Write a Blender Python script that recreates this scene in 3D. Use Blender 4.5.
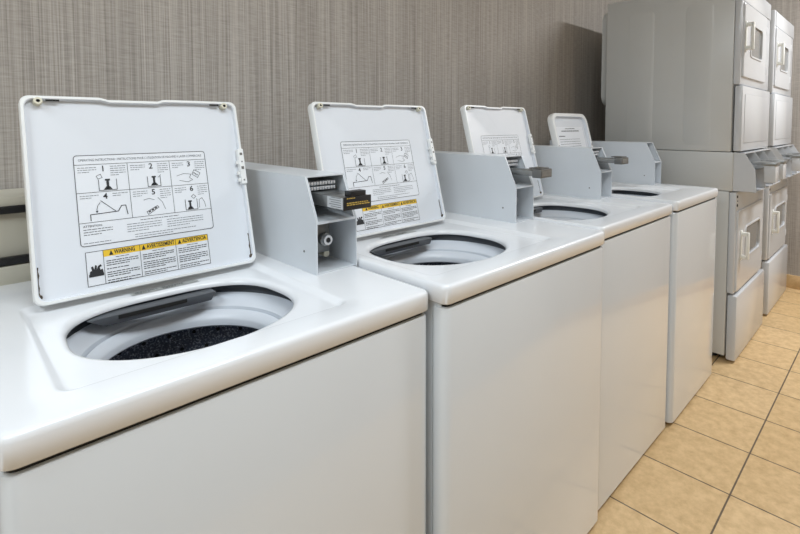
import bpy, bmesh, math, random
from mathutils import Vector, Matrix
R = math.radians
random.seed(7)
S = bpy.context.scene
for o in list(bpy.data.objects):
    bpy.data.objects.remove(o, do_unlink=True)
COL = S.collection

# ------------------------------------------------------------------ camera
cam_d = bpy.data.cameras.new('camera')
cam = bpy.data.objects.new('camera', cam_d); COL.objects.link(cam)
cam.location = (-0.13836, -0.65113, 1.22546)
cam.rotation_euler = (R(90 - 2.86555), 0, R(-44.73883))
cam_d.sensor_width = 36.0; cam_d.lens = 486.63064 * 36 / 800
cam_d.shift_x = -15.673 / 800; cam_d.shift_y = -117.404 / 800
cam_d.clip_start = 0.02
S.camera = cam

# ------------------------------------------------------------------ world, lamps, exposure
w = bpy.data.worlds.new('world'); S.world = w; w.use_nodes = True
w.node_tree.nodes['Background'].inputs[0].default_value = (0.9, 0.95, 1, 1)
w.node_tree.nodes['Background'].inputs[1].default_value = 0.0

def area(name, loc, sx, sy, power, col, rot=(0, 0, 0)):
    l = bpy.data.lights.new(name, 'AREA'); l.shape = 'RECTANGLE'
    l.size = sx; l.size_y = sy; l.energy = power; l.color = col
    o = bpy.data.objects.new(name, l); COL.objects.link(o)
    o.location = loc; o.rotation_euler = rot
    return o
area('ceiling_tube_light', (3.70, -1.10, 2.57), 1.2, 0.16, 52, (0.94, 0.97, 1.0))
area('ceiling_panel_light', (0.35, -0.75, 2.57), 1.2, 0.6, 22, (0.86, 0.94, 1.0))
area('ceiling_panel_light', (-1.35, -0.45, 2.57), 0.6, 1.2, 25, (0.82, 0.92, 1.0))

S.view_settings.view_transform = 'Standard'
S.view_settings.look = 'None'
S.view_settings.gamma = 1.0
S.view_settings.use_curve_mapping = False
S.view_settings.exposure = 0.31

# ------------------------------------------------------------------ materials
def srgb(r, g, b):
    f = lambda c: (c / 255 / 12.92) if c / 255 <= 0.04045 else ((c / 255 + 0.055) / 1.055) ** 2.4
    return (f(r), f(g), f(b), 1)

def mat(name, col, rough=0.4, metal=0.0, spec=0.5, coat=0.0, var=0.03, scale=6.0, bump=0.0, bscale=200):
    m = bpy.data.materials.new(name); m.use_nodes = True
    nt = m.node_tree; b = nt.nodes['Principled BSDF']
    b.inputs['Roughness'].default_value = rough; b.inputs['Metallic'].default_value = metal
    b.inputs['Specular IOR Level'].default_value = spec
    b.inputs['Coat Weight'].default_value = coat; b.inputs['Coat IOR'].default_value = 1.6; b.inputs['Coat Roughness'].default_value = 0.05
    tc = nt.nodes.new('ShaderNodeTexCoord'); n = nt.nodes.new('ShaderNodeTexNoise')
    n.inputs['Scale'].default_value = scale; n.inputs['Detail'].default_value = 3
    r = nt.nodes.new('ShaderNodeValToRGB')
    k = 1 - var; k2 = 1 + var
    r.color_ramp.elements[0].position = 0.3; r.color_ramp.elements[1].position = 0.7
    r.color_ramp.elements[0].color = (col[0] * k, col[1] * k, col[2] * k, 1)
    r.color_ramp.elements[1].color = (min(col[0] * k2, 1), min(col[1] * k2, 1), min(col[2] * k2, 1), 1)
    nt.links.new(tc.outputs['Object'], n.inputs['Vector']); nt.links.new(n.outputs['Fac'], r.inputs[0])
    nt.links.new(r.outputs[0], b.inputs['Base Color'])
    if bump:
        n2 = nt.nodes.new('ShaderNodeTexNoise'); n2.inputs['Scale'].default_value = bscale
        bp = nt.nodes.new('ShaderNodeBump'); bp.inputs['Strength'].default_value = bump; bp.inputs['Distance'].default_value = 0.001
        nt.links.new(tc.outputs['Object'], n2.inputs['Vector']); nt.links.new(n2.outputs['Fac'], bp.inputs['Height'])
        nt.links.new(bp.outputs[0], b.inputs['Normal'])
    return m

def m_wallpaper(k=1.0):
    m = bpy.data.materials.new('woven_wallpaper'); m.use_nodes = True
    nt = m.node_tree; b = nt.nodes['Principled BSDF']; b.inputs['Roughness'].default_value = 0.75
    b.inputs['Specular IOR Level'].default_value = 0.25
    tc = nt.nodes.new('ShaderNodeTexCoord')
    def noise(sx, sz, detail, rough=0.6):
        mp = nt.nodes.new('ShaderNodeMapping'); mp.inputs['Scale'].default_value = (sx, sx, sz)
        n = nt.nodes.new('ShaderNodeTexNoise'); n.inputs['Scale'].default_value = 1
        n.inputs['Detail'].default_value = detail; n.inputs['Roughness'].default_value = rough
        nt.links.new(tc.outputs['Object'], mp.inputs[0]); nt.links.new(mp.outputs[0], n.inputs['Vector'])
        return n.outputs['Fac']
    a = noise(340, 1.6, 2.5); c = noise(22, 260, 2); d = noise(9, 0.4, 2)
    def mix(x, y, f):
        mx = nt.nodes.new('ShaderNodeMix'); mx.data_type = 'FLOAT'; mx.inputs[0].default_value = f
        nt.links.new(x, mx.inputs[2]); nt.links.new(y, mx.inputs[3]); return mx.outputs[0]
    f = mix(mix(a, c, 0.30), d, 0.15)
    r = nt.nodes.new('ShaderNodeValToRGB')
    e = r.color_ramp.elements
    e[0].position = 0.34; e[0].color = srgb(134 * k, 127 * k, 120 * k)
    e[1].position = 0.66; e[1].color = srgb(194 * k, 187 * k, 179 * k)
    nt.links.new(f, r.inputs[0]); nt.links.new(r.outputs[0], b.inputs['Base Color'])
    bp = nt.nodes.new('ShaderNodeBump'); bp.inputs['Strength'].default_value = 0.25; bp.inputs['Distance'].default_value = 0.0015
    nt.links.new(f, bp.inputs['Height']); nt.links.new(bp.outputs[0], b.inputs['Normal'])
    return m

def m_tiles(name, ox, oy, t, axis='XY'):
    m = bpy.data.materials.new(name); m.use_nodes = True
    nt = m.node_tree; b = nt.nodes['Principled BSDF']
    tc = nt.nodes.new('ShaderNodeTexCoord'); mp = nt.nodes.new('ShaderNodeMapping')
    mp.inputs['Location'].default_value = (-ox + 20 * t, -oy + 20 * t, 0)
    nt.links.new(tc.outputs['Object'], mp.inputs[0])
    br = nt.nodes.new('ShaderNodeTexBrick'); br.offset = 0; br.squash = 1
    br.inputs['Scale'].default_value = 1; br.inputs['Brick Width'].default_value = t; br.inputs['Row Height'].default_value = t
    br.inputs['Mortar Size'].default_value = 0.0030; br.inputs['Mortar Smooth'].default_value = 0.25; br.inputs['Bias'].default_value = 0
    br.inputs['Color1'].default_value = srgb(219, 188, 142); br.inputs['Color2'].default_value = srgb(209, 177, 129)
    br.inputs['Mortar'].default_value = srgb(104, 88, 68)
    nt.links.new(mp.outputs[0], br.inputs['Vector'])
    n = nt.nodes.new('ShaderNodeTexNoise'); n.inputs['Scale'].default_value = 26; n.inputs['Detail'].default_value = 8; n.inputs['Roughness'].default_value = 0.68
    nt.links.new(tc.outputs['Object'], n.inputs['Vector'])
    r = nt.nodes.new('ShaderNodeValToRGB')
    r.color_ramp.elements[0].position = 0.32; r.color_ramp.elements[0].color = (0.66, 0.60, 0.52, 1)
    r.color_ramp.elements[1].position = 0.62; r.color_ramp.elements[1].color = (1.0, 1.0, 1.0, 1)
    nt.links.new(n.outputs['Fac'], r.inputs[0])
    mx = nt.nodes.new('ShaderNodeMix'); mx.data_type = 'RGBA'; mx.blend_type = 'MULTIPLY'; mx.inputs[0].default_value = 0.75
    nt.links.new(br.outputs['Color'], mx.inputs[6]); nt.links.new(r.outputs[0], mx.inputs[7])
    nt.links.new(mx.outputs[2], b.inputs['Base Color'])
    b.inputs['Roughness'].default_value = 0.42
    ad = nt.nodes.new('ShaderNodeMath'); ad.operation = 'MULTIPLY_ADD'
    ad.inputs[1].default_value = -1.0
    sc = nt.nodes.new('ShaderNodeMath'); sc.operation = 'MULTIPLY'; sc.inputs[1].default_value = 0.12
    nt.links.new(n.outputs['Fac'], sc.inputs[0])
    nt.links.new(br.outputs['Fac'], ad.inputs[0]); nt.links.new(sc.outputs[0], ad.inputs[2])
    bp = nt.nodes.new('ShaderNodeBump'); bp.inputs['Strength'].default_value = 0.5; bp.inputs['Distance'].default_value = 0.002
    nt.links.new(ad.outputs[0], bp.inputs['Height']); nt.links.new(bp.outputs[0], b.inputs['Normal'])
    return m

def m_speckle():
    m = bpy.data.materials.new('speckled_porcelain'); m.use_nodes = True
    nt = m.node_tree; b = nt.nodes['Principled BSDF']; b.inputs['Roughness'].default_value = 0.45
    tc = nt.nodes.new('ShaderNodeTexCoord'); n = nt.nodes.new('ShaderNodeTexNoise')
    n.inputs['Scale'].default_value = 260; n.inputs['Detail'].default_value = 2
    r = nt.nodes.new('ShaderNodeValToRGB')
    r.color_ramp.elements[0].position = 0.52; r.color_ramp.elements[0].color = srgb(98, 104, 120)
    r.color_ramp.elements[1].position = 0.70; r.color_ramp.elements[1].color = srgb(225, 230, 238)
    nt.links.new(tc.outputs['Object'], n.inputs['Vector']); nt.links.new(n.outputs['Fac'], r.inputs[0])
    nt.links.new(r.outputs[0], b.inputs['Base Color'])
    return m

M = {
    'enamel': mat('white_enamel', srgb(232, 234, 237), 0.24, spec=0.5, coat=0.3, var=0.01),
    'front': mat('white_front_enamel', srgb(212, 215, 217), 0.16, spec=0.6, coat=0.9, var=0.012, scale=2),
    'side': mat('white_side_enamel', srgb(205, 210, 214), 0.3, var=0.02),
    'lid': mat('white_lid_enamel', srgb(228, 232, 238), 0.22, spec=0.5, coat=0.3, var=0.01),
    'rim': mat('lid_rim_enamel', srgb(236, 237, 236), 0.3, var=0.02),
    'meter': mat('coin_meter_paint', srgb(214, 219, 224), 0.3, var=0.02, scale=9),
    'metal': mat('dull_metal', srgb(150, 152, 152), 0.35, metal=0.9, var=0.12, scale=40),
    'chrome': mat('chrome', srgb(225, 227, 230), 0.2, metal=0.55, var=0.02),
    'dmetal': mat('dark_metal', srgb(120, 120, 118), 0.35, metal=0.7, var=0.1, scale=30),
    'slide_white': mat('slide_label_white', srgb(200, 204, 208), 0.4),
    'black': mat('black_plastic', srgb(26, 26, 28), 0.4),
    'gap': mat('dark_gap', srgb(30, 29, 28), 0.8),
    'ring': mat('tub_ring_plastic', srgb(214, 219, 226), 0.35, var=0.01),
    'rim_shade': mat('rim_shade_grey', srgb(74, 78, 84), 0.6),
    'plate_grey': mat('grey_plastic', srgb(84, 87, 92), 0.45),
    'basket': m_speckle(),
    'ink': mat('printed_ink', srgb(38, 40, 44), 0.5),
    'ink_grey': mat('faint_printed_ink', srgb(104, 108, 114), 0.5),
    'paper': mat('decal_white', srgb(232, 235, 240), 0.35, var=0.01),
    'yellow': mat('decal_yellow', srgb(238, 196, 56), 0.4),
    'gold': mat('gold_print', srgb(190, 160, 80), 0.4),
    'silver_label': mat('silver_label', srgb(176, 178, 176), 0.35, var=0.15, scale=60),
    'rust': mat('rusted_steel', srgb(88, 78, 66), 0.6, metal=0.4, var=0.5, scale=160),
    'bumper': mat('cream_bumper', srgb(214, 210, 190), 0.5),
    'cream': mat('cream_plastic', srgb(203, 199, 184), 0.4),
    'dryer': mat('dryer_enamel', srgb(203, 204, 202), 0.3, var=0.012),
    'dryer_front': mat('dryer_front_enamel', srgb(203, 205, 208), 0.22, coat=0.2, var=0.012),
    'dryer_handle': mat('dryer_handle_plastic', srgb(232, 232, 226), 0.35),
    'window_back': mat('dryer_window_dark_plate', srgb(72, 72, 70), 0.5),
    'ceiling': mat('ceiling_paint', srgb(232, 231, 228), 0.9),
    'far_wall': mat('far_wall_paint', srgb(218, 216, 212), 0.85),
}
gm = bpy.data.materials.new('dryer_window_glass'); gm.use_nodes = True
gb = gm.node_tree.nodes['Principled BSDF']
gb.inputs['Base Color'].default_value = srgb(150, 150, 148); gb.inputs['Roughness'].default_value = 0.08
gb.inputs['Transmission Weight'].default_value = 0.35; gb.inputs['IOR'].default_value = 1.45
M['glass'] = gm
M['wallpaper'] = m_wallpaper()
TX, LY, TT = 1.69853, -0.27998, 0.29008
M['tiles'] = m_tiles('beige_floor_tile', TX, LY, TT)

# ------------------------------------------------------------------ mesh helpers
class MB:
    """collects shapes into ONE mesh with several materials"""
    def __init__(self, *mats):
        self.bm = bmesh.new(); self.mats = list(mats)
    def mi(self, m):
        if m not in self.mats: self.mats.append(m)
        return self.mats.index(m)
    def face(self, pts, m):
        vs = [self.bm.verts.new(p) for p in pts]
        f = self.bm.faces.new(vs); f.material_index = self.mi(m); return f
    def box(self, x0, x1, y0, y1, z0, z1, m, bevel=0.0, seg=2, mtx=None):
        g = bmesh.ops.create_cube(self.bm, size=1)
        vs = g['verts']
        for v in vs:
            v.co = Vector((x0 + (v.co.x + .5) * (x1 - x0), y0 + (v.co.y + .5) * (y1 - y0), z0 + (v.co.z + .5) * (z1 - z0)))
        fs = set(f for v in vs for f in v.link_faces)
        for f in fs: f.material_index = self.mi(m)
        allv = set(vs)
        if bevel:
            es = list(set(e for v in vs for e in v.link_edges))
            r = bmesh.ops.bevel(self.bm, geom=es, offset=bevel, segments=seg, profile=0.5, affect='EDGES')
            for f in r['faces']: f.material_index = self.mi(m)
            allv = set(v for f in fs if f.is_valid for v in f.verts) | set(r['verts'])
        if mtx is not None:
            for v in allv: v.co = mtx @ v.co
    def rings(self, rings, m, close_first=False, close_last=False, closed=True):
        """rings: list of equal-length point loops"""
        L = [[self.bm.verts.new(p) for p in r] for r in rings]
        n = len(L[0]); mi = self.mi(m)
        for a, b in zip(L[:-1], L[1:]):
            for i in range(n if closed else n - 1):
                j = (i + 1) % n
                f = self.bm.faces.new((a[i], a[j], b[j], b[i])); f.material_index = mi
        if close_first: self.bm.faces.new(list(reversed(L[0]))).material_index = mi
        if close_last: self.bm.faces.new(L[-1]).material_index = mi
    def prism(self, prof, axis, a, b, m, bevel=0.0):
        """prof: 2-D polygon; extruded along axis from a to b"""
        def P(u, v, t):
            return {'x': (t, u, v), 'y': (u, t, v), 'z': (u, v, t)}[axis]
        A = [self.bm.verts.new(P(u, v, a)) for u, v in prof]
        B = [self.bm.verts.new(P(u, v, b)) for u, v in prof]
        mi = self.mi(m); fs = []
        n = len(prof)
        fs.append(self.bm.faces.new(A)); fs.append(self.bm.faces.new(list(reversed(B))))
        for i in range(n):
            j = (i + 1) % n
            fs.append(self.bm.faces.new((A[j], A[i], B[i], B[j])))
        for f in fs: f.material_index = mi
        if bevel:
            es = list(set(e for f in fs for e in f.edges))
            r = bmesh.ops.bevel(self.bm, geom=es, offset=bevel, segments=2, profile=0.5, affect='EDGES')
            for f in r['faces']: f.material_index = mi
    def cyl(self, c, r, h, axis, m, seg=20, r2=None):
        c = Vector(c); ax = {'x': Vector((1, 0, 0)), 'y': Vector((0, 1, 0)), 'z': Vector((0, 0, 1))}[axis]
        u = ax.orthogonal().normalized(); v = ax.cross(u); r2 = r if r2 is None else r2
        ring = lambda rr, o: [c + ax * o + u * math.cos(2 * math.pi * i / seg) * rr + v * math.sin(2 * math.pi * i / seg) * rr for i in range(seg)]
        self.rings([ring(r, 0), ring(r2, h)], m, True, True)
    def build(self, name, parent=None, loc=(0, 0, 0), smooth=32):
        bm = self.bm
        bmesh.ops.recalc_face_normals(bm, faces=bm.faces[:])
        me = bpy.data.meshes.new(name); bm.to_mesh(me); bm.free()
        for m in self.mats: me.materials.append(M[m])
        if smooth:
            me.polygons.foreach_set('use_smooth', [True] * len(me.polygons))
            me.set_sharp_from_angle(angle=R(smooth))
        o = bpy.data.objects.new(name, me); COL.objects.link(o); o.location = loc
        if parent: o.parent = parent
        return o

def thing(name, label, cat, loc, group=None):
    o = bpy.data.objects.new(name, None); COL.objects.link(o); o.location = loc
    o.empty_display_size = 0.1
    o['label'] = label; o['category'] = cat
    if group: o['group'] = group
    return o
def tag(o, label, cat, group=None):
    o['label'] = label; o['category'] = cat
    if group: o['group'] = group
    return o
def struct(name, mb, loc=(0, 0, 0)):
    o = mb.build(name, None, loc); o['kind'] = 'structure'; return o

# ------------------------------------------------------------------ room shell
XL, XR, YF, YB, ZC = -2.2, 4.42, -2.3, 0.86, 2.62
b = MB(); b.box(XL - .1, XR + .1, YF - .1, YB + .1, -.1, 0, 'tiles'); struct('floor', b)
b = MB(); b.box(XL - .1, XR + .1, YF - .1, YB + .1, ZC, ZC + .1, 'ceiling'); struct('ceiling', b)
b = MB(); b.box(XL - .1, XR + .1, YB, YB + .1, 0, ZC, 'wallpaper'); struct('wall_back', b)
b = MB(); b.box(XR, XR + .1, YF, YB, 0, ZC, 'wallpaper'); struct('wall_right', b)
b = MB(); b.box(XL - .1, XL, YF, YB, 0, ZC, 'far_wall'); struct('wall_left', b)
b = MB(); b.box(XL - .1, XR + .1, YF - .1, YF, 0, ZC, 'wallpaper'); struct('wall_front', b)
b = MB(); b.box(XR - .012, XR, YF, YB - .012, 0, .10, 'tiles', .003); struct('baseboard_right', b)
b = MB(); b.box(XL, XR - .012, YB - .012, YB, 0, .10, 'tiles', .003); struct('baseboard_back', b)

# ------------------------------------------------------------------ outline helpers
def round_rect(x0, x1, y0, y1, r, n=6):
    pts = []
    for cx, cy, a0 in ((x1 - r, y1 - r, 0), (x0 + r, y1 - r, 90), (x0 + r, y0 + r, 180), (x1 - r, y0 + r, 270)):
        for i in range(n + 1):
            a = R(a0 + 90 * i / n); pts.append((cx + r * math.cos(a), cy + r * math.sin(a)))
    return pts
def ray_poly(c, a, poly):
    dx, dy = math.cos(a), math.sin(a); best = None
    for i in range(len(poly)):
        (x1, y1), (x2, y2) = poly[i], poly[(i + 1) % len(poly)]
        ex, ey = x2 - x1, y2 - y1; den = dx * ey - dy * ex
        if abs(den) < 1e-12: continue
        t = ((x1 - c[0]) * ey - (y1 - c[1]) * ex) / den; s = ((x1 - c[0]) * dy - (y1 - c[1]) * dx) / den
        if t > 0 and -1e-6 <= s <= 1 + 1e-6 and (best is None or t > best): best = t
    return (c[0] + dx * best, c[1] + dy * best)
def opening_pt(c, rx, rf, rb, a, off=0.0, nf=2.1, nb=2.9):
    ca, sa = math.cos(a), math.sin(a)
    ry = rb if sa > 0 else rf; n = nb if sa > 0 else nf
    n = nf + (n - nf) * min(1, abs(sa) * 3)
    r = (abs(ca / (rx + off)) ** n + abs(sa / (ry + off)) ** n) ** (-1 / n)
    return (c[0] + r * ca, c[1] + r * sa)

# ------------------------------------------------------------------ printed text as mesh
_cache = {}
def text_tris(s, size, bold=0.0, align='CENTER'):
    k = (s, size, bold, align)
    if k in _cache: return _cache[k]
    cu = bpy.data.curves.new('lettering', 'FONT'); cu.body = s; cu.size = size; cu.align_x = align; cu.align_y = 'CENTER'
    cu.offset = bold; cu.resolution_u = 2
    o = bpy.data.objects.new('lettering', cu); COL.objects.link(o)
    bpy.context.view_layer.update()
    dg = bpy.context.evaluated_depsgraph_get()
    me = o.evaluated_get(dg).to_mesh()
    vs = [v.co[:2] for v in me.vertices]; fs = [tuple(p.vertices) for p in me.polygons]
    o.evaluated_get(dg).to_mesh_clear()
    bpy.data.objects.remove(o, do_unlink=True); bpy.data.curves.remove(cu)
    _cache[k] = (vs, fs); return _cache[k]

class Flat:
    """prints shapes on a flat surface: to3(u, v, height) maps to the thing's space"""
    def __init__(self, mb, to3): self.mb = mb; self.to3 = to3
    def poly(self, pts, m, h=0.0004):
        self.mb.face([self.to3(u, v, h) for u, v in pts], m)
    def rect(self, u0, u1, v0, v1, m, h=0.0004): self.poly([(u0, v0), (u1, v0), (u1, v1), (u0, v1)], m, h)
    def stroke(self, pts, wd, m, h=0.0007):
        for (x1, y1), (x2, y2) in zip(pts[:-1], pts[1:]):
            dx, dy = x2 - x1, y2 - y1; l = math.hypot(dx, dy) or 1; nx, ny = -dy / l * wd / 2, dx / l * wd / 2
            ex, ey = dx / l * wd * .4, dy / l * wd * .4
            self.poly([(x1 - ex + nx, y1 - ey + ny), (x1 - ex - nx, y1 - ey - ny), (x2 + ex - nx, y2 + ey - ny), (x2 + ex + nx, y2 + ey + ny)], m, h)
    def text(self, s, u, v, size, m, bold=0.0, align='CENTER', sx=1.0, h=0.0007, width=None):
        vs, fs = text_tris(s, size, bold, align)
        if width:
            xs = [p[0] for p in vs]; sx = width / (max(xs) - min(xs))
        bv = [self.mb.bm.verts.new(self.to3(u + x * sx, v + y, h)) for x, y in vs]
        mi = self.mb.mi(m)
        for f in fs:
            try: self.mb.bm.faces.new([bv[i] for i in f]).material_index = mi
            except ValueError: pass
    def lines(self, u0, u1, v, n, gap, m, th=0.0011, rnd=None, last=0.6):
        """n rows of tiny unreadable print"""
        rnd = rnd or random
        for i in range(n):
            e = u1 if i < n - 1 else u0 + (u1 - u0) * last
            u = u0
            while u < e - .001:
                l = min(rnd.uniform(.003, .009), e - u)
                self.rect(u, u + l, v - i * gap - th / 2, v - i * gap + th / 2, m, 0.0006)
                u += l + .0012

# ------------------------------------------------------------------ decals of the lids
def instruction_decal(to3, u0, u1, v0, v1):
    mb = MB(); F = Flat(mb, to3); rnd = random.Random(3)
    Wd, H = u1 - u0, v1 - v0
    U = lambda s: u0 + s * Wd
    V = lambda t: v1 - t * H
    F.poly(round_rect(u0, u1, v0, v1, .006), 'paper', .0002)
    rr = round_rect(u0, u1, v0, v1, .006); F.stroke(rr + rr[:1], .0011, 'ink')
    for t in (.105, .42, .75): F.stroke([(U(0), V(t)), (U(1), V(t))], .0008, 'ink')
    for s in (.365, .69): F.stroke([(U(s), V(.105)), (U(s), V(.75))], .0008, 'ink')
    F.text("OPERATING INSTRUCTIONS / INSTRUCTIONS POUR L'UTILISATION DE MACHINE A LAVER COMMERCIALE", U(.5), V(.055), .007, 'ink_grey', width=Wd * .94)
    cells = [(0, .365, .105, '1', .19), (.365, .69, .105, '2', .54), (.69, 1, .105, '3', .85), (0, .365, .42, '4', .19), (.365, .69, .42, '5', .54), (.69, 1, .42, '6', .85)]
    for s0, s1, t, d, sc in cells:
        F.text(d, U(sc), V(t + .055), .0165, 'ink', bold=.0002)
        n = 2 if d == '4' else 5
        F.lines(U(s0 + .02), U(sc - .045), V(t + .035), max(2, n - 2), .0046, 'ink_grey', rnd=rnd)
        F.lines(U(sc + .05), U(s1 - .015), V(t + .03), n, .0046, 'ink_grey', rnd=rnd)
    def tub(s, t, wd, ht):
        F.stroke([(U(s - wd), V(t - ht)), (U(s - wd), V(t)), (U(s + wd), V(t)), (U(s + wd), V(t - ht))], .0011, 'ink')
    def agit(s, t, k=1.0):
        F.rect(U(s - .009 * k), U(s + .009 * k), V(t), V(t - .10 * k), 'ink', .0007)
        F.rect(U(s - .017 * k), U(s + .017 * k), V(t - .10 * k), V(t - .12 * k), 'ink', .0007)
        F.poly([(U(s - .031 * k), V(t)), (U(s + .031 * k), V(t)), (U(s + .013 * k), V(t - .035 * k)), (U(s - .013 * k), V(t - .035 * k))], 'ink', .0007)
    tub(.215, .405, .062, .12); agit(.215, .398)
    F.stroke([(U(.14), V(.24)), (U(.17), V(.22)), (U(.18), V(.26)), (U(.15), V(.275)), (U(.14), V(.24))], .0008, 'ink')
    tub(.555, .405, .05, .12); agit(.555, .395, .95); F.stroke([(U(.59), V(.30)), (U(.61), V(.27))], .0008, 'ink')
    # hand and packet
    F.stroke([(U(.74), V(.30)), (U(.80), V(.275)), (U(.86), V(.29)), (U(.845), V(.33)), (U(.87), V(.36)), (U(.83), V(.385)), (U(.76), V(.36))], .0008, 'ink')
    F.stroke([(U(.89), V(.235)), (U(.94), V(.28)), (U(.915), V(.34)), (U(.87), V(.29)), (U(.89), V(.235))], .0010, 'ink')
    for k in range(3): F.rect(U(.885 + k * .012), U(.893 + k * .012), V(.285 + k * .013), V(.268 + k * .013), 'ink', .0007)
    # 4: closing lid
    F.stroke([(U(.08), V(.73)), (U(.08), V(.665)), (U(.27), V(.655)), (U(.295), V(.595)), (U(.325), V(.595)), (U(.335), V(.70))], .0015, 'ink')
    F.stroke([(U(.255), V(.655)), (U(.155), V(.52))], .0012, 'ink')
    F.stroke([(U(.15), V(.54)), (U(.132), V(.575)), (U(.125), V(.61)), (U(.125), V(.64))], .0009, 'ink')
    F.poly([(U(.115), V(.63)), (U(.135), V(.63)), (U(.124), V(.652))], 'ink', .0007)
    # 5: coins in slide
    F.stroke([(U(.46), V(.56)), (U(.50), V(.545)), (U(.54), V(.565))], .0008, 'ink')
    F.stroke([(U(.57), V(.545)), (U(.60), V(.60)), (U(.62), V(.69))], .0008, 'ink')
    F.stroke([(U(.475), V(.70)), (U(.56), V(.64)), (U(.57), V(.66)), (U(.485), V(.735)), (U(.475), V(.70))], .0010, 'ink')
    for k in range(3): F.poly([(U(.487 + k * .024), V(.70 - k * .018)), (U(.503 + k * .024), V(.688 - k * .018)), (U(.508 + k * .024), V(.70 - k * .018)), (U(.492 + k * .024), V(.715 - k * .018))], 'ink', .0007)
    # 6
    tub(.835, .735, .05, .13); agit(.825, .728, .9)
    F.stroke([(U(.84), V(.57)), (U(.86), V(.55)), (U(.88), V(.575)), (U(.86), V(.60)), (U(.84), V(.57))], .0009, 'ink')
    F.stroke([(U(.90), V(.72)), (U(.905), V(.62)), (U(.93), V(.60)), (U(.95), V(.66)), (U(.955), V(.72))], .0008, 'ink')
    # bottom notes
    F.text('ATTENTION:', U(.025), V(.79), .0056, 'ink', align='LEFT')
    F.lines(U(.025), U(.22), V(.825), 3, .0050, 'ink', rnd=rnd)
    F.lines(U(.42), U(.72), V(.785), 1, .005, 'ink', rnd=rnd, last=1)
    F.lines(U(.32), U(.58), V(.82), 4, .0050, 'ink_grey', rnd=rnd); F.lines(U(.62), U(.92), V(.82), 4, .0050, 'ink_grey', rnd=rnd)
    F.lines(U(.37), U(.85), V(.945), 2, .0050, 'ink_grey', rnd=rnd); F.lines(U(.02), U(.2), V(.97), 1, .005, 'ink_grey', rnd=rnd, last=1)
    return mb

def warning_decal(to3, u0, u1, v0, v1):
    mb = MB(); F = Flat(mb, to3); rnd = random.Random(5)
    Wd, H = u1 - u0, v1 - v0
    U = lambda s: u0 + s * Wd
    V = lambda t: v1 - t * H
    F.rect(u0, u1, v0, v1, 'paper', .0002)
    F.rect(U(.125), u1, V(.2), v1, 'yellow', .0004)
    F.stroke([(u0, v0), (u1, v0), (u1, v1), (u0, v1), (u0, v0)], .0009, 'ink')
    for s in (.125, .405, .705): F.stroke([(U(s), v0), (U(s), v1)], .0008, 'ink')
    for s0, s1, word in ((.125, .405, 'WARNING'), (.405, .705, 'AVERTISSEMENT'), (.705, 1, 'ADVERTENCIA')):
        tw = {'WARNING': .16, 'AVERTISSEMENT': .235, 'ADVERTENCIA': .22}[word]
        a = s0 + ((s1 - s0) - tw - .035) / 2
        F.poly([(U(a), V(.175)), (U(a + .032), V(.175)), (U(a + .016), V(.03))], 'ink', .0007)
        F.text(word, U(a + .04 + tw / 2), V(.10), .0115, 'ink', bold=.00025, width=tw * Wd)
        F.lines(U((s0 + s1) / 2 - .05), U((s0 + s1) / 2 + .05), V(.255), 1, .004, 'ink', rnd=rnd, last=1)
        v = .34
        for n in ((3, 1, 3, 2), (3, 4, 2), (3, 4, 2))[0 if word == 'WARNING' else 1]:
            F.lines(U(s0 + .018), U(s1 - .015), V(v), n, .0042, 'ink', .0015, rnd=rnd, last=.7)
            v += (n * .0042 + .0028) / H
            if v > .93: break
    # entanglement pictogram
    F.poly([(U(.015), V(.70)), (U(.02), V(.58)), (U(.035), V(.55)), (U(.03), V(.44)), (U(.045), V(.43)), (U(.052), V(.53)), (U(.06), V(.40)), (U(.072), V(.42)),
            (U(.07), V(.54)), (U(.08), V(.44)), (U(.10), V(.40)), (U(.108), V(.46)), (U(.092), V(.48)), (U(.095), V(.56)), (U(.112), V(.54)), (U(.118), V(.70))], 'ink', .0007)
    F.rect(U(.012), U(.119), V(.74), V(.66), 'ink', .0008)
    return mb

def small_lid_decal(to3, u0, u1, v0, v1):
    mb = MB(); F = Flat(mb, to3); rnd = random.Random(9)
    Wd = u1 - u0; c = (u0 + u1) / 2
    F.rect(u0, u1, v0, v1, 'paper', .0002)
    F.lines(c - .05, c + .05, v1 - .01, 1, .006, 'ink', .003, rnd, 1); F.lines(c - .09, c + .09, v1 - .022, 1, .006, 'ink', .0045, rnd, 1)
    F.lines(u0 + .01, u0 + .07, v1 - .048, 1, .006, 'ink', .004, rnd, 1)
    F.lines(u0 + .01, u1 - .05, v1 - .064, 5, .012, 'ink_grey', .002, rnd)
    F.rect(u0 + .01, u0 + .05, v0 + .01, v0 + .028, 'ink', .0006)
    F.lines(u0 + .07, u1 - .01, v0 + .03, 3, .01, 'ink_grey', .002, rnd)
    return mb

# ------------------------------------------------------------------ lid
LEAN = R(75)
def lid_space(x0, hy, hz):
    cv, sv = math.cos(LEAN), math.sin(LEAN)
    # u along x, v up the lid, h out of its inner face (towards the aisle)
    return lambda u, v, h: (x0 + u, hy + v * cv - h * sv, hz + v * sv + h * cv)

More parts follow.
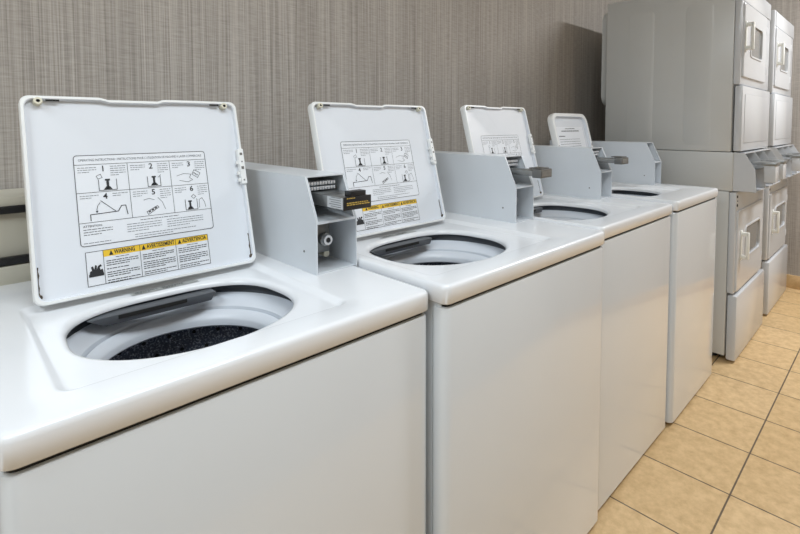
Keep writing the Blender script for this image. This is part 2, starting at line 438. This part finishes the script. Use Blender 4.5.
def make_lid(parent, x0, W, H, hy, hz, kind, rc):
    T = lid_space(x0, hy, hz)
    mb = MB()
    base = round_rect(0, W, 0, H, rc, 8)
    # denser top edge for the finger dent
    pts = []
    for i, p in enumerate(base):
        pts.append(p); nx = base[(i + 1) % len(base)]
        if abs(p[1] - H) < 1e-6 and abs(nx[1] - H) < 1e-6 and abs(nx[0] - p[0]) > .05:
            for k in range(1, 48): pts.append((p[0] + (nx[0] - p[0]) * k / 48, H))
    def ring(ins, h):
        out = []
        for (u, v) in pts:
            uu = W / 2 + (u - W / 2) * (1 - 2 * ins / W); vv = H / 2 + (v - H / 2) * (1 - 2 * ins / H)
            if kind == 'wide' and abs(v - H) < 1e-6:
                d = abs(u - W * .46) / W
                k = max(0, min(1, (.145 - d) / .025)); vv -= .0045 * k * k * (3 - 2 * k)
            out.append(T(uu, vv, h))
        return out
    rt = .006 if kind == 'wide' else .016
    hh = .011 if kind == 'wide' else .016
    mb.rings([ring(.006, -.014), ring(.001, -.012), ring(0, -.008), ring(0, hh - .003), ring(.0015, hh), ring(rt, hh)], 'rim', close_first=True)
    mb.rings([ring(rt, hh), ring(rt + .0015, hh - .002), ring(rt + .002, .001), ring(rt + .008, 0)], 'lid', close_last=True)
    lid = mb.build('lid', parent)
    if kind == 'wide':
        s = W / .416
        instruction_decal(T, .077 * s, .329 * s, .095, .275).build('instruction_decal', lid, smooth=0)
        warning_decal(T, .083 * s, .313 * s, .018, .083).build('warning_decal', lid, smooth=0)
        for u in (.028, W - .031):
            m = MB()
            c = Vector(T(u, H - .012, 0)); ax = Vector(T(u, H - .012, 1)) - c
            e1 = Vector((1, 0, 0)); e2 = Vector(T(u, H, 0)) - c; e2.normalize()
            cir = lambda r, h: [c + ax * h + e1 * r * math.cos(2 * math.pi * i / 20) + e2 * r * math.sin(2 * math.pi * i / 20) for i in range(20)]
            m.rings([cir(.0075, 0), cir(.0075, .013), cir(.0065, .0145), cir(.0032, .0145)], 'bumper')
            m.rings([cir(.0032, .0145), cir(.003, .006)], 'dmetal', close_last=True)
            m.build('bumper', lid)
            k = 1 if u < W / 2 else -1
            m = MB(); F = Flat(m, T)
            F.rect(min(u + k * .012, u + k * .034), max(u + k * .012, u + k * .034), H - .0115, H - .0075, 'gap', .0095)
            m.build('rim_slot', lid)
        # strike bracket on the right rim
        m = MB(); F = Flat(m, T)
        ring2 = lambda h, i: [T(a, b_, h) for a, b_ in round_rect(W - .0125 + i, W + .001 - i, .188 + i, .275 - i, .003, 3)]
        m.rings([ring2(.002, 0), ring2(.0135, 0), ring2(.0145, .001)], 'rim', close_last=True)
        for v, r in ((.262, .003), (.243, .0016), (.228, .0032), (.198, .0018)):
            F.rect(W - .006 - r, W - .006 + r, v - r, v + r, 'dmetal', .0149)
        for v in (.195, .212, .238):
            m.box(0, 1, 0, 1, 0, 1, 'rim', mtx=Matrix([[.006, 0, 0, T(W - .018, v, .004)[0]], [0, math.cos(LEAN) * .008, -math.sin(LEAN) * .006, T(W, v, .004)[1]], [0, math.sin(LEAN) * .008, math.cos(LEAN) * .006, T(W, v, .004)[2]], [0, 0, 0, 1]]))
        m.build('strike_bracket', lid)
        # rusty hinges at the lower corners
        for u in (.0085, W - .0085):
            m = MB(); F = Flat(m, T); rnd = random.Random(int(u * 1000))
            pr = []
            for k in range(9): pr.append((u + rnd.uniform(.001, .0028), .010 + k * .0075))
            pl = [(2 * u - a + rnd.uniform(-.0006, .0006), b_) for a, b_ in pr]
            F.poly(pr + pl[::-1], 'rust', .0012)
            c = Vector(T(u, .016, 0)); ax = (Vector(T(u, .016, 1)) - c)
            e1 = Vector((1, 0, 0)); e2 = (Vector(T(u, .1, 0)) - c).normalized()
            cir = lambda r, h: [c + ax * h + e1 * r * math.cos(2 * math.pi * i / 14) + e2 * r * math.sin(2 * math.pi * i / 14) for i in range(14)]
            m.rings([cir(.005, .001), cir(.005, .006), cir(.0025, .007)], 'rust', close_last=True)
            h = m.build('hinge', lid); h['label'] = 'rusty hinge'
    else:
        small_lid_decal(T, W * .13, W * .88, H * .44, H * .82).build('instruction_decal', lid, smooth=0)
        for u in (.008, W - .008):
            m = MB(); F = Flat(m, T); F.poly([(u + .004 * math.cos(i * .5236), H * .55 + .006 * math.sin(i * .5236)) for i in range(12)], 'dmetal', hh + .0006)
            m.build('bumper', lid)
    return lid

# ------------------------------------------------------------------ coin meter
def make_meter(parent, x0, x1, fb, z0, yb, kind):
    HZ, KZ, FT = .213, .115, .045
    mb = MB()
    prof = [(yb, 0), (fb, 0), (fb, KZ), (fb + FT, HZ), (yb, HZ)]
    P = [(y, z0 + z) for y, z in prof]
    t = .0028
    mb.prism(P, 'x', x0, x0 + t, 'meter'); mb.prism(P, 'x', x1 - t, x1, 'meter')
    mb.box(x0 + t, x1 - t, fb + FT, yb, z0 + HZ - t, z0 + HZ, 'meter')
    mb.box(x0 + t, x1 - t, yb - t, yb, z0, z0 + HZ - t, 'meter')
    mb.box(x0 + t, x1 - t, fb + .004, fb + .14, z0 + .0005, z0 + .003, 'meter')
    # shelf between the two compartments, with a folded front lip
    mb.prism([(fb + .001, z0 + KZ - .004), (fb + .001, z0 + KZ + .001), (fb + .13, z0 + KZ + .012), (fb + .13, z0 + KZ + .008)], 'x', x0 + t, x1 - t, 'meter')
    # inner backs
    mb.box(x0 + t, x1 - t, fb + .13, fb + .133, z0 + KZ + .012, z0 + HZ - t, 'metal')
    mb.box(x0 + t, x1 - t, fb + .12, fb + .123, z0 + .003, z0 + KZ, 'meter')
    # turned-in edge of the sloped front
    for xa in (x0 + t, x1 - t - .004):
        mb.prism([(fb + .002, z0 + KZ), (fb + FT, z0 + HZ - t), (fb + FT + .002, z0 + HZ - t), (fb + .004, z0 + KZ)], 'x', xa, xa + .004, 'meter')
    # rivets
    for y, z in ((fb + .05, .045), (yb - .10, .165)): mb.cyl((x0 - .0008, y, z0 + z), .0028, .0008, 'x', 'dmetal', 10)
    mb.cyl((x0 + .012, yb - .05, z0 + HZ), .005, .008, 'z', 'meter', 12)
    meter = mb.build('coin_meter', parent)
    if kind != 'open':
        m = MB()
        sx0, sx1 = x0 + .023, x1 - .016
        fy = fb - (.067 if kind == 'label' else .075)
        sz0, sz1 = z0 + .149, z0 + .175
        if kind == 'label':
            m.box(sx0, sx1, fy, fb + .105, sz0, sz1, 'metal', .0012)
            m.box(sx0 - .0006, sx0, fy + .002, fy + .058, sz0 + .001, sz1 - .001, 'slide_white')
            for k in range(5): m.box(sx0 - .001, sx0 - .0006, fy + .008, fy + (.05 if k % 2 else .044), sz0 + .004 + k * .0048, sz0 + .0052 + k * .0048, 'ink_grey')
            m.box(sx0 - .001, sx1 + .001, fy - .004, fy, sz0 - .001, sz1 + .001, 'black', .0008)
            m.box(sx0 + .018, sx1 - .012, fy - .002, fy + .02, sz1, sz1 + .012, 'black', .001)
            rnd = random.Random(4)
            for z, n in ((.023, 5), (.013, 11), (.009, 11)):
                u = sx0 + .006
                for k in range(n):
                    l = rnd.uniform(.002, .007)
                    if u + l > sx1 - .003: break
                    m.box(u, u + l, fy - .0046, fy - .004, sz0 + z, sz0 + z + .0022, 'gold'); u += l + .0016
        else:
            m.box(sx0 + .004, sx1 - .004, fy + .03, fb + .105, sz0 + .004, sz1 - .004, 'metal', .0012)
            m.box(sx0, sx1, fy, fy + .032, sz0, sz1 + .001, 'dmetal', .0015)
            m.box(sx0 + .006, sx1 - .006, fy - .0008, fy, sz0 + .005, sz1 - .005, 'metal')
            m.box(sx0 + .010, sx1 - .010, fy + .004, fy + .05, sz1 + .001, sz1 + .005, 'dmetal', .001)
        m.build('coin_slide', meter)
        # chrome coin gates behind the slide
        m = MB()
        m.box(x0 + .008, x1 - .008, fb + .118, fb + .128, z0 + .150, z0 + .192, 'dmetal')
        for r in range(2):
            for k in range(10):
                xx = x0 + .014 + k * .0076
                m.box(xx, xx + .0048, fb + .052, fb + .119, z0 + .179 + r * .0115, z0 + .1868 + r * .0115, 'chrome', .001)
        m.build('coin_gate', meter)
    if kind == 'label' or kind == 'metal':
        m = MB()
        lx = x0 + .058
        m.box(lx - .030, lx + .018, fb + .06, fb + .12, z0 + .030, z0 + .100, 'dmetal', .003)
        m.box(x0 + .006, lx + .03, fb + .085, fb + .12, z0 + .02, z0 + .026, 'metal', .001)
        m.cyl((lx, fb + .06, z0 + .062), .0155, -.010, 'y', 'metal', 24, .0145)
        m.cyl((lx, fb + .050, z0 + .062), .0125, -.010, 'y', 'chrome', 24, .0115)
        m.cyl((lx, fb + .0398, z0 + .062), .006, -.0006, 'y', 'black', 16)
        m.cyl((lx + .012, fb + .085, z0 + .024), .008, -.02, 'y', 'bumper', 14)
        m.build('lock', meter)
    return meter

# ------------------------------------------------------------------ washer
def make_washer(label, xl, xr, yf, top, depth, lidx, lidh, hinge, opc, oprx, opf, opb, mx, mfb, mkind, rec, lidkind='wide', rc=.016):
    """all x, y in world metres, stored relative to the washer's base corner"""
    root = thing('top_loading_washer', label, 'washing machine', (xl, yf, 0), 'coin-operated washers in a row')
    W = xr - xl; D = depth; Z = top
    rx = lambda x: x - xl
    ry = lambda y: y - yf
    # cabinet and front
    sl = .040
    mb = MB()
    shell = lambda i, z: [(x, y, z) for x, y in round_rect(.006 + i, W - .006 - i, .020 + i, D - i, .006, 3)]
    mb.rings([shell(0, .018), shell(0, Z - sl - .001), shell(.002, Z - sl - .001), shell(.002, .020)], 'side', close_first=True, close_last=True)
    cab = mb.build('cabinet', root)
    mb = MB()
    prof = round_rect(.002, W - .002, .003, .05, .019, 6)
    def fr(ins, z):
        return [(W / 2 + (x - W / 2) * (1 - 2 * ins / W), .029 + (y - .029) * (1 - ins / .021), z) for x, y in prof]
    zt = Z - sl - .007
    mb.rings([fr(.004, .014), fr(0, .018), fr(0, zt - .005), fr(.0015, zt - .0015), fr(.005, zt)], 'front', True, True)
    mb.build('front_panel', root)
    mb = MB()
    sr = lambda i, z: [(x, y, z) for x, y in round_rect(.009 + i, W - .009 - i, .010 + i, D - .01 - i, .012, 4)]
    mb.rings([sr(0, zt - .003), sr(0, Z - sl - .0003), sr(.006, Z - sl - .0003), sr(.006, zt - .003)], 'gap')  # dark strip added to paint the shade line in the gap below the top
    mb.build('top_gap_shade', root)
    for fx in (.06, W - .06):
        for fy in (.09, D - .06):
            m = MB(); m.cyl((fx, fy, 0), .022, .012, 'z', 'black', 16, .018); m.cyl((fx, fy, .012), .006, .012, 'z', 'metal', 10); m.build('foot', root)
    # top with sunken lid bed and opening
    c = (rx(opc[0]), ry(opc[1]))
    angs = sorted(set([round(2 * math.pi * i / 180, 6) for i in range(180)]))
    outer = lambda ins: round_rect(ins, W - ins, ins, D - ins, max(.004, .018 - ins * .5), 8)
    crn = []
    for p in outer(0): crn.append(round(math.atan2(p[1] - c[1], p[0] - c[0]) % (2 * math.pi), 6))
    rr0 = (rx(rec[0]), rx(rec[1]), ry(rec[2]), ry(rec[3]))
    for p in round_rect(*rr0, .02, 6): crn.append(round(math.atan2(p[1] - c[1], p[0] - c[0]) % (2 * math.pi), 6))
    angs = sorted(set(angs + crn))
    cl = [angs[0]]
    for a in angs[1:]:
        if a - cl[-1] > .004: cl.append(a)
    angs = cl
    def RG(poly, z): return [(*ray_poly(c, a, poly), z) for a in angs]
    def OP(off, z): return [(*opening_pt(c, oprx, opf, opb, a, off), z) for a in angs]
    def RC(ins, z): return RG(round_rect(rr0[0] + ins, rr0[1] - ins, rr0[2] + ins, rr0[3] - ins, .02, 6), z)
    mb = MB()
    mb.rings([RG(outer(.02), Z - sl), RG(outer(.003), Z - sl), RG(outer(0), Z - sl + .003), RG(outer(0), Z - .010), RG(outer(.0012), Z - .0045),
              RG(outer(.0035), Z - .0015), RG(outer(.007), Z - .0003), RG(outer(.011), Z),
              RC(-.003, Z), RC(0, Z - .0006), RC(.003, Z - .002), RC(.010, Z - .0085), RC(.013, Z - .0098), RC(.018, Z - .0102),
              OP(.004, Z - .0106), OP(0, Z - .0112), OP(-.0045, Z - .0132), OP(-.0075, Z - .0165), OP(-.009, Z - .021), OP(-.0085, Z - .0235), OP(-.006, Z - .0245),
              OP(.028, Z - .0250)], 'enamel')
    mb.build('top_panel', root, smooth=50)
    # tub parts
    n = 96
    def circ(r, z, e=1.0): return [(c[0] + r * math.cos(2 * math.pi * i / n), c[1] + .005 + r * e * math.sin(2 * math.pi * i / n), z) for i in range(n)]
    q = min(1.0, oprx / .18)
    mb = MB()
    mb.rings([circ(.222 * q, Z - .030), circ(.219 * q, Z - .027), circ(.213 * q, Z - .028), circ(.209 * q, Z - .041), circ(.204 * q, Z - .045)], 'rim_shade')  # dark ring that paints the shade beneath the rim of the opening
    mb.build('rim_shade', root)
    mb = MB()
    mb.rings([circ(.208 * q, Z - .044), circ(.202 * q, Z - .045), circ(.176 * q, Z - .063), circ(.1735 * q, Z - .065), circ(.1715 * q, Z - .077), circ(.1685 * q, Z - .077), circ(.1665 * q, Z - .069), circ(.163 * q, Z - .070),
              circ(.156 * q, Z - .079), circ(.153 * q, Z - .083), circ(.1515 * q, Z - .087), circ(.1515 * q, Z - .098), circ(.156 * q, Z - .102)], 'ring')
    mb.build('tub_ring', root, smooth=40)
    mb = MB()
    mb.rings([circ(.158 * q, Z - .097), circ(.20 * q, Z - .104), circ(.205 * q, Z - .113), circ(.205 * q, Z - .50), circ(.19 * q, Z - .53), circ(.05, Z - .54)], 'basket', close_last=True)
    for row in range(9):
        for k in range(26):
            a = 2 * math.pi * (k + .5 * (row % 2)) / 26; z = Z - .128 - row * .034
            ca, sa = math.cos(a), math.sin(a); rr = .2038 * q
            pts = []
            for j in range(8):
                b2 = 2 * math.pi * j / 8; du = .0042 * math.cos(b2); dz = .0042 * math.sin(b2)
                pts.append((c[0] + rr * ca - du * sa, c[1] + .005 + rr * sa + du * ca, z + dz))
            mb.face(pts, 'gap')
    mb.build('wash_basket', root)
    # dark grey plate with a black slot under the back of the opening
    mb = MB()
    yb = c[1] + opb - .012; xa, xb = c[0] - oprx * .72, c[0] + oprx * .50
    mb.prism([(xa, Z - .026), (xb, Z - .026), (xb - .010, Z - .043), (xa + .03, Z - .043)], 'y', yb - .030, yb, 'plate_grey', .0015)
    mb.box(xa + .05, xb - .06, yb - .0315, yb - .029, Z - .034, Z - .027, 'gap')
    mb.build('rear_plate', root)
    # silver rating label between opening and lid
    hy = ry(hinge)
    lx0 = rx(lidx[0]); LW = lidx[1] - lidx[0]
    if lidkind == 'wide':
        mb = MB(); zz = Z - .0100
        F = Flat(mb, lambda u, v, h: (lx0 + u, hy - .019 + v, zz + h))
        F.rect(LW * .36, LW * .67, 0, .017, 'silver_label', .0003)
        rnd = random.Random(2)
        F.lines(LW * .38, LW * .48, .015, 3, .005, 'ink', .0018, rnd); F.lines(LW * .50, LW * .60, .015, 3, .005, 'ink', .0022, rnd)
        mb.build('rating_label', root, smooth=0)
    make_lid(root, lx0, LW, lidh, hy, Z + .0010, lidkind, rc)
    make_meter(root, rx(mx[0]), rx(mx[1]), ry(mfb), Z, ry(.82), mkind)
    return root

make_washer('nearest white top-loading washer, lid open, coin slide with black gold-lettered front plate',
            -.105, .555, .003, .898, .645, (-.022, .398), .395, .435, (.183, .246), .191, .158, .170, (.444, .554), .242, 'label', (-.042, .400, .066, .456))
make_washer('second white washer from the left, open lid half hidden by the first coin box',
            .561, 1.281, -.030, .911, .70, (.602, 1.052), .390, .415, (.828, .220), .196, .160, .172, (1.176, 1.281), .220, 'metal', (.592, 1.085, .036, .434))
make_washer('third white washer from the left, behind the second coin box, rusty lid corner',
            1.286, 1.921, -.014, .917, .70, (1.305, 1.727), .397, .452, (1.518, .250), .192, .165, .172, (1.816, 1.921), .232, 'metal', (1.300, 1.775, .05, .47))
make_washer('last white washer beside the tall dryers, with a small rounded open lid',
            1.940, 2.530, -.026, .925, .70, (1.960, 2.315), .368, .47, (2.16, .25), .155, .13, .15, (2.425, 2.515), .232, 'open', (1.98, 2.39, .09, .485), 'small', .045)

# ------------------------------------------------------------------ stacked dryers
def add_handle(parent, x, z0, z1, y0, out=.037):
    m = MB(); r = .009
    m.box(x - r, x + r, y0 - out, y0 - out + .014, z0, z1, 'dryer_handle', .004)
    for z in (z0, z1 - .02): m.box(x - r, x + r, y0 - out + .004, y0, z, z + .02, 'dryer_handle', .004)
    m.box(x - r - .004, x + r + .004, y0 - .004, y0, z0 - .008, z1 + .008, 'dryer_handle', .0015)
    return m.build('handle', parent)

def add_door(parent, name, x0, x1, z0, z1, y, wx0, wx1, wz0, wz1, hx, hz0, hz1):
    mb = MB()
    t = .010
    # frame as rings around the window
    o = round_rect(x0, x1, z0, z1, .012, 5); i = round_rect(wx0, wx1, wz0, wz1, .022, 5)
    c = ((wx0 + wx1) / 2, (wz0 + wz1) / 2)
    angs = sorted(set(round(math.atan2(p[1] - c[1], p[0] - c[0]) % (2 * math.pi), 5) for p in o + i) | set(round(2 * math.pi * k / 64, 5) for k in range(64)))
    def rg(poly, yy): return [(p[0], yy, p[1]) for p in (ray_poly(c, a, poly) for a in angs)]
    oi = round_rect(x0 + .003, x1 - .003, z0 + .003, z1 - .003, .012, 5)
    i2 = round_rect(wx0 - .008, wx1 + .008, wz0 - .008, wz1 + .008, .026, 5)
    mb.rings([rg(o, y), rg(o, y - t + .003), rg(oi, y - t), rg(i2, y - t), rg(i2, y - t - .004), rg(i, y - t - .004), rg(i, y - t + .012)], 'dryer_front')
    mb.face(rg(i, y - .0015), 'window_back')  # dark plate stands in for the unlit hollow behind the glass
    d = mb.build(name, parent)
    m = MB(); m.rings([rg(i, y - .0055), rg(i, y - .0025)], 'glass', True, True); m.build('window', d)
    add_handle(d, hx, hz0, hz1, y - t)
    for z in (z0 + (z1 - z0) * .2, z1 - (z1 - z0) * .2):
        m = MB(); m.box(x1 - .004, x1 + .010, y - t - .002, y - t + .006, z - .022, z + .022, 'dryer_front', .002); m.build('hinge', d)
    return d

def make_dryer(label, xl, yo=0.0):
    root = thing('stacked_dryer', label, 'dryer', (xl, yo, 0), 'tall stacked dryers')
    W, D = .685, .636
    Y0, Y1 = -.018, -.050
    # cabinets
    def emboss(m, z0, z1):
        for y0, y1 in ((.075, .205), (.365, .505)):
            o = [(-.0002, y, z) for y, z in round_rect(y0, y1, z0, z1, .03, 5)]
            i = [(-.0016, y, z) for y, z in round_rect(y0 + .005, y1 - .005, z0 + .005, z1 - .005, .026, 5)]
            m.rings([o, i], 'dryer', close_last=True)
    m = MB(); m.box(0, W, Y0, D, 1.090, 1.946, 'dryer', .006); emboss(m, 1.12, 1.862); m.build('upper_cabinet', root)
    m = MB(); m.box(0, W, Y0 - .012, D, .889, 1.088, 'dryer', .004); m.build('meter_cabinet', root)
    m = MB(); m.box(0, W, Y0, D, .030, .887, 'dryer', .006); emboss(m, .08, .86); m.build('lower_cabinet', root)
    for fx in (.06, W - .06):
        for fy in (.05, D - .06):
            m = MB(); m.cyl((fx, fy, 0), .024, .03, 'z', 'black', 16, .018); m.build('foot', root)
    # rear exhaust housing
    m = MB(); m.prism(round_rect(.05, W - .05, 1.35, 1.915, .05, 6), 'y', D, D + .05, 'dryer', .006); m.build('exhaust_housing', root)
    # upper front with door, control strip
    m = MB(); m.box(0, W, Y1, Y0, 1.430, 1.944, 'dryer_front', .007); m.build('upper_front_panel', root)
    m = MB(); m.box(.012, W - .012, Y1 - .004, Y1, 1.845, 1.935, 'dryer_front', .004)
    for z in (1.80, 1.822): pass
    m.build('control_strip', root)
    add_door(root, 'upper_door', .014, .535, 1.468, 1.838, Y1, .150, .415, 1.585, 1.742, .036, 1.602, 1.738)
    # access panel
    m = MB(); m.box(.006, W - .004, Y1 - .012, Y0 - .008, 1.094, 1.425, 'dryer_front', .007)
    m.box(.05, W - .05, Y1 - .015, Y1 - .011, 1.135, 1.385, 'dryer_front', .003); m.build('access_panel', root)
    # coin meter housing
    m = MB()
    prof = [(Y0 - .012, 1.088), (Y1 - .026, 1.085), (Y1 - .072, 1.008), (Y1 - .080, .895), (Y0 - .012, .890)]
    for xa in (.012, .235, .450, W - .018): m.prism(prof, 'x', xa, xa + .004, 'dryer_front')
    m.box(.016, W - .014, Y1 - .026, Y0 - .012, 1.082, 1.086, 'dryer_front')
    m.box(.016, W - .014, Y1 - .078, Y0 - .012, .891, .895, 'dryer_front')
    m.box(.016, W - .014, Y1 - .070, Y0 - .012, 1.000, 1.005, 'metal')
    mt = m.build('coin_meter', root)
    for xa in (.070, .285):
        m = MB()
        m.box(xa, xa + .09, Y1 - .115, Y1 - .01, 1.028, 1.038, 'metal', .001)
        m.box(xa - .004, xa + .094, Y1 - .15, Y1 - .070, 1.024, 1.040, 'metal', .002)
        m.box(xa, xa + .09, Y1 - .146, Y1 - .098, .940, 1.024, 'dryer_front', .003)
        m.build('coin_slide', mt)
    # lower front with door
    m = MB(); m.box(0, W, Y1, Y0, .362, .884, 'dryer_front', .007); m.build('lower_front_panel', root)
    m = MB()
    for z in (.862, .818): m.cyl((.018, Y1, z), .007, -.003, 'y', 'gap', 12)
    m.cyl((.022, Y1, .84), .003, -.003, 'y', 'gap', 8); m.build('vent_hole', root)
    add_door(root, 'lower_door', .014, .600, .372, .790, Y1, .175, .520, .525, .685, .080, .535, .675)
    m = MB(); m.box(.004, W - .002, Y1 - .016, Y0 - .004, .012, .353, 'dryer_front', .009); m.build('kick_panel', root)
    return root
make_dryer('tall white stacked dryer beside the last washer, nearer of the two', 2.734, -.006)
make_dryer('tall white stacked dryer farther back, beside the end wall', 3.605)

# ------------------------------------------------------------------ cream case behind the nearest washer
root = thing('utility_case', 'narrow cream case with two black bands standing behind the nearest washer', 'case', (-.62, .665, 0))
m = MB(); m.box(0, .84, 0, .17, 0, .93, 'cream', .004); m.build('base', root)
m = MB(); m.box(.01, .83, .014, .17, .93, 1.050, 'cream', .003); m.build('body', root)
m = MB(); m.box(.004, .836, .004, .17, 1.050, 1.076, 'cream', .005); m.build('cover', root)
for z in (.932, 1.040):
    m = MB(); m.box(.002, .838, .0, .013, z, z + .0165, 'black', .002); m.build('band', root)
